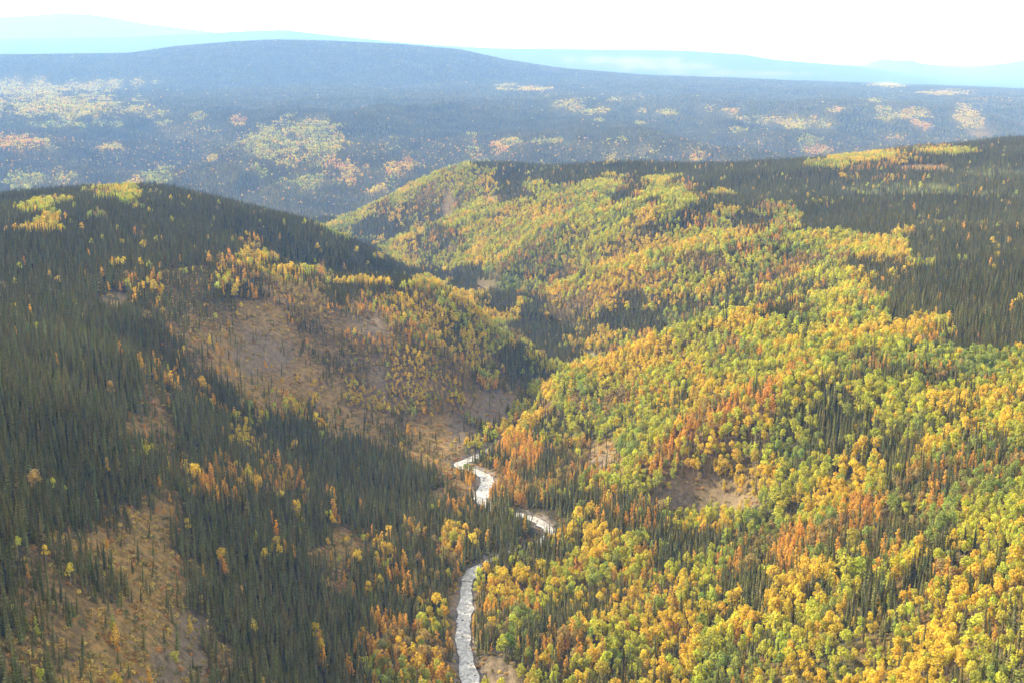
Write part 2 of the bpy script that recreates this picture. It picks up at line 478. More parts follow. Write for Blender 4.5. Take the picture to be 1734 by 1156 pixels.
def foliage_material(name, translucent):
    """Leaf colour comes from each tree's own tint, varied from leaf clump to leaf clump."""
    m, nt, out = material(name)
    tint = nt.nodes.new('ShaderNodeAttribute')
    tint.attribute_type = 'INSTANCER'
    tint.attribute_name = 'tint'
    var = nt.nodes.new('ShaderNodeAttribute')
    var.attribute_type = 'GEOMETRY'
    var.attribute_name = 'leaf'
    c = mix_col(nt, 1.0, tint.outputs['Color'], var.outputs['Color'], 'MULTIPLY')
    df = nt.nodes.new('ShaderNodeBsdfDiffuse')
    nt.links.new(c, df.inputs['Color'])
    tr = nt.nodes.new('ShaderNodeBsdfTranslucent')
    nt.links.new(c, tr.inputs['Color'])
    mx = nt.nodes.new('ShaderNodeMixShader')
    mx.inputs[0].default_value = translucent
    nt.links.new(df.outputs[0], mx.inputs[1])
    nt.links.new(tr.outputs[0], mx.inputs[2])
    nt.links.new(mx.outputs[0], out.inputs['Surface'])
    return m


def bark_material(name, ca, cb, scale):
    m, nt, out = material(name)
    tc = nt.nodes.new('ShaderNodeTexCoord')
    f = noise_node(nt, scale, 3, tc.outputs['Object'])
    c = mix_col(nt, ramp(nt, f, 0.35, 0.65), ca, cb)
    b = nt.nodes.new('ShaderNodeBsdfDiffuse')
    nt.links.new(c, b.inputs['Color'])
    nt.links.new(b.outputs[0], out.inputs['Surface'])
    return m


M_NEEDLE = foliage_material('spruce_needles', 0.15)
M_LEAF = foliage_material('autumn_leaves', 0.42)
M_SHRUB = foliage_material('shrub_leaves', 0.3)
M_SBARK = bark_material('spruce_bark', (0.09, 0.07, 0.055), (0.15, 0.12, 0.10), 3)
M_ABARK = bark_material('aspen_bark', (0.42, 0.38, 0.32), (0.22, 0.19, 0.16), 2)
M_DEADWOOD = bark_material('weathered_wood', (0.36, 0.31, 0.26), (0.24, 0.20, 0.17), 4)


def ground_material():
    m, nt, out = material('forest_floor_and_scree')
    tc = nt.nodes.new('ShaderNodeTexCoord')
    pos = tc.outputs['Object']
    base = nt.nodes.new('ShaderNodeAttribute')
    base.attribute_name = 'soil'
    msk = nt.nodes.new('ShaderNodeAttribute')
    msk.attribute_name = 'mask'
    sep = nt.nodes.new('ShaderNodeSeparateColor')
    nt.links.new(msk.outputs['Color'], sep.inputs[0])
    bare, shrub, farness = sep.outputs[0], sep.outputs[1], sep.outputs[2]
    n1 = noise_node(nt, 0.35, 5, pos, 0.65)
    n2 = noise_node(nt, 0.045, 5, pos, 0.6)
    n3 = noise_node(nt, 1.3, 4, pos, 0.7)
    c = mix_col(nt, 1.0, base.outputs['Color'], mix_col(nt, ramp(nt, n1, 0.3, 0.7), (0.55, 0.55, 0.55), (1.45, 1.4, 1.3)), 'MULTIPLY')
    c = mix_col(nt, 1.0, c, mix_col(nt, ramp(nt, n2, 0.3, 0.7), (0.8, 0.8, 0.85), (1.2, 1.15, 1.1)), 'MULTIPLY')
    # pale stones and clay streaks on the bare slides
    stone = math_node(nt, 'MULTIPLY', ramp(nt, n3, 0.56, 0.66), bare)
    c = mix_col(nt, math_node(nt, 'MULTIPLY', stone, 0.55), c, (0.34, 0.31, 0.28))
    # rusty dwarf birch and moss tufts in the clearings
    tuft = math_node(nt, 'MULTIPLY', ramp(nt, n1, 0.5, 0.62), shrub)
    c = mix_col(nt, math_node(nt, 'MULTIPLY', tuft, 0.6), c, (0.33, 0.19, 0.06))
    bmp = nt.nodes.new('ShaderNodeBump')
    bmp.inputs['Strength'].default_value = 0.8
    bmp.inputs['Distance'].default_value = 0.8
    nt.links.new(n1, bmp.inputs['Height'])
    b = nt.nodes.new('ShaderNodeBsdfDiffuse')
    nt.links.new(c, b.inputs['Color'])
    nt.links.new(bmp.outputs[0], b.inputs['Normal'])
    nt.links.new(b.outputs[0], out.inputs['Surface'])
    return m


def water_material():
    m, nt, out = material('milky_white_water')
    tc = nt.nodes.new('ShaderNodeTexCoord')
    pos = tc.outputs['Object']
    mp = nt.nodes.new('ShaderNodeMapping')
    mp.inputs['Scale'].default_value = (1.0, 0.6, 1.0)
    nt.links.new(pos, mp.inputs[0])
    f = noise_node(nt, 0.7, 6, mp.outputs[0], 0.7)
    g = noise_node(nt, 0.12, 3, pos)
    c = mix_col(nt, ramp(nt, f, 0.40, 0.60), (0.24, 0.225, 0.19), (0.60, 0.57, 0.51))
    c = mix_col(nt, math_node(nt, 'MULTIPLY', ramp(nt, g, 0.45, 0.75), 0.4), c, (0.24, 0.22, 0.18))
    p = nt.nodes.new('ShaderNodeBsdfPrincipled')
    nt.links.new(c, p.inputs['Base Color'])
    p.inputs['Roughness'].default_value = 0.35
    bmp = nt.nodes.new('ShaderNodeBump')
    bmp.inputs['Strength'].default_value = 0.9
    bmp.inputs['Distance'].default_value = 0.18
    nt.links.new(f, bmp.inputs['Height'])
    nt.links.new(bmp.outputs[0], p.inputs['Normal'])
    nt.links.new(p.outputs[0], out.inputs['Surface'])
    return m


def stone_material():
    m, nt, out = material('wet_dark_stone')
    tc = nt.nodes.new('ShaderNodeTexCoord')
    c = mix_col(nt, noise_node(nt, 3, 4, tc.outputs['Object']), (0.035, 0.032, 0.03), (0.11, 0.10, 0.09))
    p = nt.nodes.new('ShaderNodeBsdfPrincipled')
    nt.links.new(c, p.inputs['Base Color'])
    p.inputs['Roughness'].default_value = 0.6
    nt.links.new(p.outputs[0], out.inputs['Surface'])
    return m


# ------------------------------------------------------------------ mesh helper


def make_mesh(name, verts, faces, mats, face_mat=None, leaf=None, smooth_shade=False):
    me = bpy.data.meshes.new(name)
    me.from_pydata([tuple(v) for v in verts], [], faces)
    for m in mats:
        me.materials.append(m)
    if face_mat is not None:
        me.polygons.foreach_set('material_index', np.asarray(face_mat, np.int32))
    if leaf is not None:
        a = me.attributes.new('leaf', 'FLOAT_COLOR', 'FACE')
        a.data.foreach_set('color', np.asarray(leaf, np.float32).ravel())
    if smooth_shade:
        me.polygons.foreach_set('use_smooth', np.ones(len(me.polygons), bool))
    me.update()
    return me


# ------------------------------------------------------------------ the ground: one sheet, finer towards the viewer
ND, NA = 780, 700
dist = np.exp(np.linspace(math.log(40), math.log(44000), ND))
ang = np.linspace(rad(-60), rad(60), NA)
GD, GA = np.meshgrid(dist, ang, indexing='ij')
GX, GY = GD * np.sin(GA), GD * np.cos(GA)
GZ = ground_z(GX.ravel(), GY.ravel()).reshape(ND, NA)

gcls = classes(GX.ravel(), GY.ravel(), GZ.ravel())
SOIL = {'S': (.032, .034, .018), 's': (.05, .045, .022), 't': (.13, .095, .045), 'o': (.09, .07, .03), 'b': (.215, .15, .058), 'B': (.165, .128, .078),
        'Y': (.16, .11, .04), 'y': (.12, .095, .035), 'G': (.08, .085, .03), 'O': (.16, .10, .04), 'M': (.10, .08, .03), 'm': (.06, .055, .025), 'D': (.12, .09, .05), 'F': (.03, .036, .02), 'H': (.125, .135, .05)}
soil = np.array([SOIL[c] for c in CODES])[gcls]
bare = (gcls == CODES.index('B')).astype(float)
shrubby = np.isin(gcls, [CODES.index(c) for c in 'btD']).astype(float)
# far woods too small to stand as trees take the colour of their crowns
farw = 0.85 * smooth(2450, 3000, GD.ravel()) + 0.15 * smooth(7500, 10500, GD.ravel())
crown = np.array([PSPR[k] * np.array((.085, .09, .034)) + (1 - PSPR[k]) * (np.diff(np.concatenate([[0], PALW[k]]))[:, None] * TINTS).sum(0) for k in range(len(CODES))])[gcls]
soil = soil + (crown * 0.7 - soil) * farw[:, None]


def blur(v, k):
    v = v.reshape(ND, NA, -1)
    for _ in range(k):
        p = np.pad(v, ((1, 1), (1, 1), (0, 0)), mode='edge')
        v = (p[:-2, 1:-1] + p[2:, 1:-1] + p[1:-1, :-2] + p[1:-1, 2:] + 2 * v) / 6
    return v.reshape(ND * NA, -1)


soil = blur(soil, 3)
bare = blur(bare, 3)[:, 0]
shrubby = blur(shrubby, 3)[:, 0]
# gullies worn into the bare slides, gravel along the stream
gx, gy, gd = GX.ravel(), GY.ravel(), GD.ravel()
rill = np.abs(fbm(gx / 9 + 0.35 * gy / 9, gy / 30, 3, 77)) + 0.6 * np.abs(fbm(gx / 4, gy / 11, 2, 78))
GZ = (GZ.ravel() - np.where(gd < 2100, bare * (1.9 - 3.8 * rill), 0)).reshape(ND, NA)
nearm = gd < 1050
sd = np.full(len(gx), 1e9)
sd[nearm] = seg_dist(gx[nearm], gy[nearm], STREAM_S)[0]
grav = (1 - smooth(4.0, 7.5, sd + 2.5 * noise(gx / 6, gy / 6, 5)))
soil = soil + (np.array((.21, .185, .15)) - soil) * grav[:, None]
bare = np.maximum(bare, grav)

idx = np.arange(ND * NA).reshape(ND, NA)
gf = np.stack([idx[:-1, :-1], idx[:-1, 1:], idx[1:, 1:], idx[1:, :-1]], -1).reshape(-1, 4)
gme = bpy.data.meshes.new('ground')
gme.vertices.add(ND * NA)
gme.vertices.foreach_set('co', np.stack([gx, gy, GZ.ravel()], -1).astype(np.float32).ravel())
gme.loops.add(gf.size)
gme.loops.foreach_set('vertex_index', gf[:, ::-1].astype(np.int32).ravel())
gme.polygons.add(len(gf))
gme.polygons.foreach_set('loop_start', np.arange(0, gf.size, 4, dtype=np.int32))
gme.polygons.foreach_set('use_smooth', np.ones(len(gf), bool))
gme.update(calc_edges=True)
for nm, arr in (('soil', soil), ('mask', np.stack([bare, shrubby, farw], -1))):
    a = gme.attributes.new(nm, 'FLOAT_COLOR', 'POINT')
    a.data.foreach_set('color', np.concatenate([arr, np.ones((len(arr), 1))], 1).astype(np.float32).ravel())
gme.materials.append(ground_material())
ground = bpy.data.objects.new('ground', gme)
col.objects.link(ground)
ground['kind'] = 'structure'
ground['label'] = 'forested valley sides, plateaus and far hills, tan clearings and bare brown slides'


def ground_at(x, y):
    """Height of the ground sheet itself."""
    d = np.hypot(x, y)
    fi = np.clip((np.log(d) - math.log(40)) / (math.log(44000) - math.log(40)) * (ND - 1), 0, ND - 1.001)
    fj = np.clip((np.arctan2(x, y) - ang[0]) / (ang[-1] - ang[0]) * (NA - 1), 0, NA - 1.001)
    i, j = fi.astype(int), fj.astype(int)
    a, b = fi - i, fj - j
    return (GZ[i, j] * (1 - a) * (1 - b) + GZ[i + 1, j] * a * (1 - b) + GZ[i, j + 1] * (1 - a) * b + GZ[i + 1, j + 1] * a * b)


# highest sight line up to each distance, to skip woods the land hides
TANEL = (GZ - CAM_Z) / GD
HORZ = np.maximum.accumulate(TANEL, 0)


def hidden_by(x, y, ztop):
    d = np.hypot(x, y)
    fi = np.clip((np.log(d) - math.log(40)) / (math.log(44000) - math.log(40)) * (ND - 1) - 1, 0, ND - 1).astype(int)
    fj = np.clip(np.round((np.arctan2(x, y) - ang[0]) / (ang[-1] - ang[0]) * (NA - 1)), 0, NA - 1).astype(int)
    return CAM_Z + HORZ[fi, fj] * d - ztop          # metres that the top lies below the sight line


# ------------------------------------------------------------------ stream
sp = STREAM_S
tan = np.gradient(sp[:, :2], axis=0)
tan /= np.linalg.norm(tan, axis=1)[:, None]
nor = np.stack([-tan[:, 1], tan[:, 0]], -1)
arc = np.concatenate([[0], np.cumsum(np.linalg.norm(np.diff(sp[:, :2], axis=0), axis=1))])
keep = arc < 700
wv, wf = [], []
NW = 9
rows = 0
for i in np.where(keep)[0]:
    dd_ = math.hypot(sp[i, 0], sp[i, 1])
    half = float(np.interp(dd_, [300, 520, 560, 615, 640, 700, 730, 780], [3.4, 3.1, 2.4, 3.0, 4.2, 3.4, 2.4, 1.6])) + 0.7 * float(noise(arc[i] / 14, 0.3, 4))
    for k in range(NW):
        s = (k / (NW - 1) * 2 - 1)
        e = 1 + (0.25 * float(noise(arc[i] / 4, s * 3 + 9, 6)) if abs(s) == 1 else 0)
        x, y = sp[i, :2] + nor[i] * half * s * e
        z = sp[i, 2] - 0.12 + 0.10 * float(noise(x / 2.2, y / 2.2, 8)) + 0.12 * (1 - s * s)
        wv.append((x, y, z))
    rows += 1
for i in range(rows - 1):
    for k in range(NW - 1):
        a = i * NW + k
        wf.append((a, a + 1, a + NW + 1, a + NW))
st = bpy.data.objects.new('stream', make_mesh('stream', wv, wf, [water_material()], smooth_shade=True))
col.objects.link(st)
st['kind'] = 'structure'
st['label'] = 'pale milky whitewater stream winding along the valley floor'

# ------------------------------------------------------------------ tree shapes


def tube(V, F, p0, p1, r0, r1, k=5):
    p0, p1 = np.array(p0, float), np.array(p1, float)
    d = p1 - p0
    d /= np.linalg.norm(d)
    u = np.cross(d, (0.31, 0.87, 0.2))
    u /= np.linalg.norm(u)
    w = np.cross(d, u)
    b = len(V)
    for p, r in ((p0, r0), (p1, r1)):
        for i in range(k):
            t = 2 * math.pi * i / k
            V.append(p + (u * math.cos(t) + w * math.sin(t)) * r)
    for i in range(k):
        j = (i + 1) % k
        F.append((b + i, b + j, b + k + j, b + k + i))
    F.append(tuple(b + k + i for i in range(k)))


def spruce_shape(r, levels, fronds, h=12.0, width=1.25, shape=0.85):
    """Narrow spire of drooping fronds round a thin inner cone; returns trunk and crown geometry."""
    TV, TF = [], []
    tube(TV, TF, (0, 0, -0.5), (0, 0, h * 0.55), 0.13, 0.07, 5)
    tube(TV, TF, (0, 0, h * 0.55), (0, 0, h * 0.985), 0.07, 0.015, 4)
    V, F, L = [], [], []
    z0 = h * 0.07

    def rad_at(z):
        t = (z - z0) / (h - z0)
        return width * (1 - t) ** shape * (0.55 + 0.45 * min(1, t / 0.12)) + 0.06
    # inner cone, darker than the fronds, closes gaps in the crown
    k, m = 6, 4
    for q in range(m):
        za = z0 + 0.3 + (h * 0.97 - z0) * q / (m - 1)
        for i in range(k):
            t = 2 * math.pi * (i + 0.5 * q) / k
            rr = rad_at(min(za, h * 0.99)) * 0.50 * r.uniform(0.8, 1.15)
            V.append((rr * math.cos(t), rr * math.sin(t), za))
    for q in range(m - 1):
        for i in range(k):
            F.append((q * k + i, q * k + (i + 1) % k, (q + 1) * k + (i + 1) % k, (q + 1) * k + i))
            L.append(r.uniform(0.6, 1.0))
    for q in range(levels):
        t = (q + r.uniform(-0.2, 0.2)) / (levels - 1)
        z = z0 + (h * 0.975 - z0) * min(max(t, 0), 1) ** 0.95
        rr = rad_at(z)
        off = r.uniform(0, 6.28)
        nf = fronds if t < 0.8 else max(3, fronds - 2)
        for i in range(nf):
            a = off + 2 * math.pi * (i + r.uniform(-0.25, 0.25)) / nf
            ln = rr * r.uniform(0.75, 1.25)
            dz = -ln * r.uniform(0.25, 0.65)
            hw = ln * r.uniform(0.34, 0.5)
            c, s = math.cos(a), math.sin(a)
            b = len(V)
            up = 0.32 * r.uniform(0.6, 1.3)
            V.extend([(0.05 * c, 0.05 * s, z + up), (0.55 * ln * c - hw * s, 0.55 * ln * s + hw * c, z + dz * 0.55 - 0.12),
                      (ln * c, ln * s, z + dz), (0.55 * ln * c + hw * s, 0.55 * ln * s - hw * c, z + dz * 0.55 - 0.12), (0.6 * ln * c, 0.6 * ln * s, z + dz * 0.35 + 0.08)])
            F.extend([(b, b + 1, b + 4), (b + 1, b + 2, b + 4), (b + 2, b + 3, b + 4), (b + 3, b, b + 4)])
            v = r.uniform(0.7, 1.35)
            L.extend([v, v * 1.1, v * 1.1, v])
    # leader shoot
    b = len(V)
    V.extend([(0.09, 0, h * 0.95), (-0.05, 0.08, h * 0.95), (-0.05, -0.08, h * 0.95), (0, 0, h)])
    F.extend([(b, b + 1, b + 3), (b + 1, b + 2, b + 3), (b + 2, b, b + 3)])
    L.extend([1.2] * 3)
    return TV, TF, V, F, L


def aspen_shape(r, clumps, size, h=11.0, width=2.2, conical=False):
    """Pale trunk, rising limbs and a loose crown of leaf clumps gathered in lobes."""
    TV, TF = [], []
    bend = (r.uniform(-0.3, 0.3), r.uniform(-0.3, 0.3))
    tube(TV, TF, (0, 0, -0.5), (bend[0], bend[1], h * 0.5), 0.15, 0.10, 6)
    tube(TV, TF, (bend[0], bend[1], h * 0.5), (bend[0] * 0.6, bend[1] * 0.6, h * 0.93), 0.10, 0.02, 5)
    lobes = []
    nl = 7 if conical else 6
    for i in range(nl):
        a = i * 2.4 + r.uniform(-0.5, 0.5)
        if conical:
            z = h * (0.30 + 0.60 * i / (nl - 1))
            off = width * 0.48 * (1 - 0.85 * i / (nl - 1))
            lr = width * (0.72 - 0.42 * i / (nl - 1)) * r.uniform(0.85, 1.1)
            lz = lr * 1.5
        else:
            z = h * (0.50 + 0.36 * r.random()) if i else h * 0.84
            off = width * r.uniform(0.40, 0.62) if i else width * 0.1
            lr = width * r.uniform(0.46, 0.66)
            lz = lr * r.uniform(0.9, 1.2)
        c = (bend[0] + off * math.cos(a), bend[1] + off * math.sin(a), z)
        lobes.append((c, lr, lz))
        tube(TV, TF, (bend[0] * 0.8, bend[1] * 0.8, max(h * 0.3, z - h * 0.16)), c, 0.05, 0.015, 3)
    V, F, L = [], [], []
    wts = [l[1] ** 2 for l in lobes]
    for _ in range(clumps):
        c, lr, lz = r.choices(lobes, wts)[0]
        th, ph = r.uniform(0, 6.283), math.acos(r.uniform(-0.75, 1))
        n_ = np.array([math.sin(ph) * math.cos(th), math.sin(ph) * math.sin(th), math.cos(ph)])
        rr = r.uniform(0.55, 1.08)
        p = np.array(c) + n_ * np.array([lr, lr, lz]) * rr
        nn = n_ + np.array([r.gauss(0, 0.55), r.gauss(0, 0.55), r.gauss(0.25, 0.5)])
        nn /= np.linalg.norm(nn)
        u = np.cross(nn, (r.gauss(0, 1), r.gauss(0, 1), r.gauss(0, 1)))
        u /= np.linalg.norm(u) + 1e-9
        w = np.cross(nn, u)
        s = size * r.uniform(0.65, 1.3)
        b = len(V)
        V.extend([p + u * s * 0.55 + w * s * r.uniform(-.2, .2), p + w * s * 0.5, p - u * s * 0.55 + w * s * r.uniform(-.2, .2), p - w * s * 0.5, p + nn * s * 0.28])
        F.extend([(b, b + 1, b + 4), (b + 1, b + 2, b + 4), (b + 2, b + 3, b + 4), (b + 3, b, b + 4)])
        v = r.uniform(0.72, 1.28)
        L.extend([v] * 4)
    return TV, TF, V, F, L


def shrub_shape(r, clumps=16):
    V, F, L = [], [], []
    for _ in range(clumps):
        th, ph = r.uniform(0, 6.283), math.acos(r.uniform(0, 1))
        n_ = np.array([math.sin(ph) * math.cos(th), math.sin(ph) * math.sin(th), math.cos(ph)])
        p = n_ * np.array([0.85, 0.85, 0.75]) * r.uniform(0.6, 1.05) + np.array([0, 0, 0.05])
        nn = n_ + np.array([r.gauss(0, .4), r.gauss(0, .4), r.gauss(.2, .4)])
        nn /= np.linalg.norm(nn)
        u = np.cross(nn, (r.gauss(0, 1), r.gauss(0, 1), r.gauss(0, 1)))
        u /= np.linalg.norm(u) + 1e-9
        w = np.cross(nn, u)
        s = r.uniform(0.4, 0.75)
        b = len(V)
        V.extend([p + u * s * .6, p + w * s * .5, p - u * s * .6, p - w * s * .5, p + nn * s * .25])
        F.extend([(b, b + 1, b + 4), (b + 1, b + 2, b + 4), (b + 2, b + 3, b + 4), (b + 3, b, b + 4)])
        L.extend([r.uniform(0.65, 1.3)] * 4)
    return V, F, L


def far_spruce(r):
    """Two-tier jagged spire for trees a few pixels tall."""
    V, F, L = [], [], []
    for zb, zt, rb in ((0.0, 7.5, 2.0), (5.0, 12.0, 1.25)):
        b = len(V)
        k = 6
        for i in range(k):
            t = 2 * math.pi * (i + r.uniform(-.2, .2)) / k
            rr = rb * r.uniform(0.75, 1.2)
            V.append((rr * math.cos(t), rr * math.sin(t), zb + r.uniform(-.6, .6)))
        V.append((r.uniform(-.2, .2), r.uniform(-.2, .2), zt))
        for i in range(k):
            F.append((b + i, b + (i + 1) % k, b + k))
            L.append(r.uniform(0.75, 1.25))
    return V, F, L


def col4(L):
    L = np.asarray(L, float)
    return np.stack([L, L, L, np.ones_like(L)], -1)


protos = bpy.data.collections.new('tree_shapes')        # not linked to the scene: shapes only
SETS = {}


def joined(name, shape, bark, leafm):
    TV, TF, V, F, L = shape
    b = len(TV)
    return make_mesh(name, list(TV) + list(V), list(TF) + [tuple(i + b for i in f) for f in F], [bark, leafm],
                     [0] * len(TF) + [1] * len(F), col4([1.0] * len(TF) + list(L)))


def register(key, meshes):
    c = bpy.data.collections.new(key)
    for i, me in enumerate(meshes):
        o = bpy.data.objects.new('%s_shape_%02d' % (key, i), me)
        c.objects.link(o)
    SETS[key] = c


r_ = random.Random(11)
SPRUCE_NEAR = [spruce_shape(r_, 13, 7, width=w, shape=s) for w, s in ((1.05, .8), (1.25, .9), (0.9, .75), (1.45, 1.0), (1.1, .7))]
ASPEN_NEAR = [aspen_shape(r_, 150, 0.80, width=2.1, conical=False), aspen_shape(r_, 170, 0.80, width=2.5), aspen_shape(r_, 130, 0.75, width=1.7),
              aspen_shape(r_, 130, 0.75, width=1.55, conical=True), aspen_shape(r_, 140, 0.75, width=1.8, conical=True), aspen_shape(r_, 110, 0.7, width=1.25, conical=True)]
register('near_spruce', [joined('spruce', s, M_SBARK, M_NEEDLE) for s in SPRUCE_NEAR])
register('near_aspen', [joined('aspen', s, M_ABARK, M_LEAF) for s in ASPEN_NEAR])
register('mid_spruce', [joined('spruce', spruce_shape(r_, 7, 5, width=w, shape=.85), M_SBARK, M_NEEDLE) for w in (1.3, 1.6, 1.1)])
register('mid_aspen', [joined('aspen', aspen_shape(r_, 55, 1.3, width=w, conical=c), M_ABARK, M_LEAF) for w, c in ((2.2, 0), (2.5, 0), (1.9, 0), (1.6, 1), (1.8, 1), (1.4, 1))])
fs = []
for _ in range(3):
    V, F, L = far_spruce(r_)
    fs.append(make_mesh('spruce', V, F, [M_NEEDLE], None, col4(L)))
register('far_spruce', fs)
fa = []
for _ in range(3):
    TV, TF, V, F, L = aspen_shape(r_, 16, 2.6, h=10, width=2.4)
    fa.append(make_mesh('aspen', V, F, [M_LEAF], None, col4(L)))
register('far_aspen', fa)
sh = []
for _ in range(4):
    V, F, L = shrub_shape(r_)
    sh.append(make_mesh('shrub', V, F, [M_SHRUB], None, col4(L)))
register('shrub', sh)

# ------------------------------------------------------------------ where the trees stand
SHELLS = [(190, 720, 2.0), (720, 1420, 2.6), (1420, 2500, 3.6), (2500, 5200, 6.6), (5200, 10500, 14.0)]
HALF = rad(27)
forest = []
for d0, d1, sp_ in SHELLS:
    nx = int(d1 * math.sin(HALF) / sp_) + 1
    ny = int(d1 / sp_) + 1
    X, Y = np.meshgrid(np.arange(-nx, nx + 1), np.arange(0, ny + 1), indexing='ij')
    X = (X.ravel() + (Y.ravel() % 2) * 0.5) * sp_
    Y = Y.ravel() * sp_ * 1.0
    X = X + rng.uniform(-.46, .46, len(X)) * sp_
    Y = Y + rng.uniform(-.46, .46, len(Y)) * sp_
    D = np.hypot(X, Y)
    m = (D >= d0) & (D < d1) & (np.abs(np.arctan2(X, Y)) < HALF)
    X, Y, D = X[m], Y[m], D[m]
    Z = ground_at(X, Y)
    m = hidden_by(X, Y, Z + 14) < 14 + D * 0.004
    X, Y, Z, D = X[m], Y[m], Z[m], D[m]
    forest.append(np.stack([X, Y, Z, D, np.full(len(X), sp_)], -1))
forest = np.concatenate(forest)
X, Y, Z, D, SPC = forest.T
cl = classes(X, Y, Z)
sd, _ = np.full(len(X), 1e9), None
nm_ = D < 1050
sd[nm_] = seg_dist(X[nm_], Y[nm_], STREAM_S)[0]
u = rng.random(len(X))
clump = fbm(X / 14, Y / 14, 2, 33)
gapn = fbm(X / 38, Y / 38, 2, 34)
dens = DENS[cl] * np.where((DENS[cl] > 0.3) & (DENS[cl] < 0.6), np.clip(1 + 1.6 * clump, 0, 2), 1) * np.clip(1.12 + 0.35 * gapn, 0.5, 1.0)
alive = (u < dens) & (sd > np.where(D > 722, 3.0, np.where(D > 640, 7.0, np.where((D > 565) & (X > 0), 10.0, 4.8))))
us = rng.random(len(X))
spr_noise = fbm(X / 22, Y / 22, 3, 35) * 0.75
p_sp = np.where(D > 2500, np.where(cl == CODES.index('s'), 0.972, np.minimum(PSPR[cl] + 0.25, 0.998)), PSPR[cl])  # more spruce far off dulls the groves, painting in cloud shade
is_spr = us < np.clip(p_sp + np.where((p_sp > .05) & (p_sp < .9), spr_noise, 0), 0, 1)
# broad aspens need more room than the spruces
thin = rng.random(len(X)) < np.where(is_spr, 1.0, np.select([D < 720, D < 1420, D < 2500, D < 5200], [0.58, 0.75, 0.95, 0.95], 1.0))
alive &= thin
X, Y, Z, D, cl, is_spr, sd = [a[alive] for a in (X, Y, Z, D, cl, is_spr, sd)]
N = len(X)
hn = fbm(X / 60, Y / 60, 2, 36)
size = np.where(is_spr, rng.normal(0.70, 0.15, N), rng.normal(0.70, 0.14, N)) * (1 + 0.22 * hn)
size = np.clip(size, 0.26, 1.25)
size *= np.where(cl == CODES.index('D'), np.where(is_spr, 0.9, 0.72), 1)
size *= np.where(np.isin(cl, [CODES.index(c) for c in 'bBt']), 0.85, 1)
girth = size * rng.uniform(0.85, 1.2, N)
shell_far = D >= 2500
girth = np.where(D >= 5200, girth * 2.6, np.where(shell_far, girth * 1.5, np.where(D > 1420, girth * 1.15, girth)))
# clonal patches share a colour
v = 0.5 + 0.75 * fbm(X / 36, Y / 36, 2, 41) + rng.normal(0, 0.09, N)
v = np.where(rng.random(N) < 0.12, rng.random(N), np.clip(v, 0.001, 0.999))
pal = (v[:, None] > PALW[cl]).sum(1).clip(0, 4)
order = np.array([0, 1, 2, 3, 4])
tint = TINTS[pal] * rng.normal(1, 0.13, (N, 1)).clip(0.6, 1.4) * (1 + rng.normal(0, 0.05, (N, 3)))
stint = np.array((0.122, 0.128, 0.042)) * (1 + 0.3 * fbm(X / 80, Y / 80, 3, 47))[:, None] * rng.normal(1, 0.2, (N, 1)).clip(0.5, 1.6) * (1 + rng.normal(0, 0.06, (N, 3)))
stint[:, 0] *= 1 + 0.25 * rng.random(N)
tint = np.where(is_spr[:, None], stint, tint).clip(0.005, 0.8)
variant = np.where(is_spr, rng.integers(0, 60, N), np.where((pal == 3) | (rng.random(N) < 0.25), 3 + rng.integers(0, 3, N), rng.integers(0, 3, N)))
lean = rng.normal(0, 0.03, (N, 2))
drunk = is_spr & (rng.random(N) < 0.12) & np.isin(cl, [CODES.index(c) for c in 'btsB'])
lean[drunk] = rng.normal(0, 0.16, (drunk.sum(), 2))
yaw = rng.uniform(0, 6.283, N)
PX, PY, DEP = project(X, Y, Z + 6 * size)

# ------------------------------------------------------------------ forests as instanced masses


def scatter_group(key, kind_name):
    ng = bpy.data.node_groups.new('scatter_' + key, 'GeometryNodeTree')
    ng.interface.new_socket('Geometry', in_out='INPUT', socket_type='NodeSocketGeometry')
    ng.interface.new_socket('Geometry', in_out='OUTPUT', socket_type='NodeSocketGeometry')
    gi, go = ng.nodes.new('NodeGroupInput'), ng.nodes.new('NodeGroupOutput')
    inst = ng.nodes.new('GeometryNodeInstanceOnPoints')
    ci = ng.nodes.new('GeometryNodeCollectionInfo')
    ci.inputs['Collection'].default_value = SETS[key]
    ci.inputs['Separate Children'].default_value = True
    ci.inputs['Reset Children'].default_value = True

    def attr(nm, t):
        nd = ng.nodes.new('GeometryNodeInputNamedAttribute')
        nd.data_type = t
        nd.inputs['Name'].default_value = nm
        return nd.outputs['Attribute']
    ng.links.new(gi.outputs[0], inst.inputs['Points'])
    ng.links.new(ci.outputs[0], inst.inputs['Instance'])
    inst.inputs['Pick Instance'].default_value = True
    ng.links.new(attr('variant', 'INT'), inst.inputs['Instance Index'])
    ng.links.new(attr('turn', 'FLOAT_VECTOR'), inst.inputs['Rotation'])
    ng.links.new(attr('size', 'FLOAT_VECTOR'), inst.inputs['Scale'])
    ng.links.new(inst.outputs[0], go.inputs[0])
    return ng


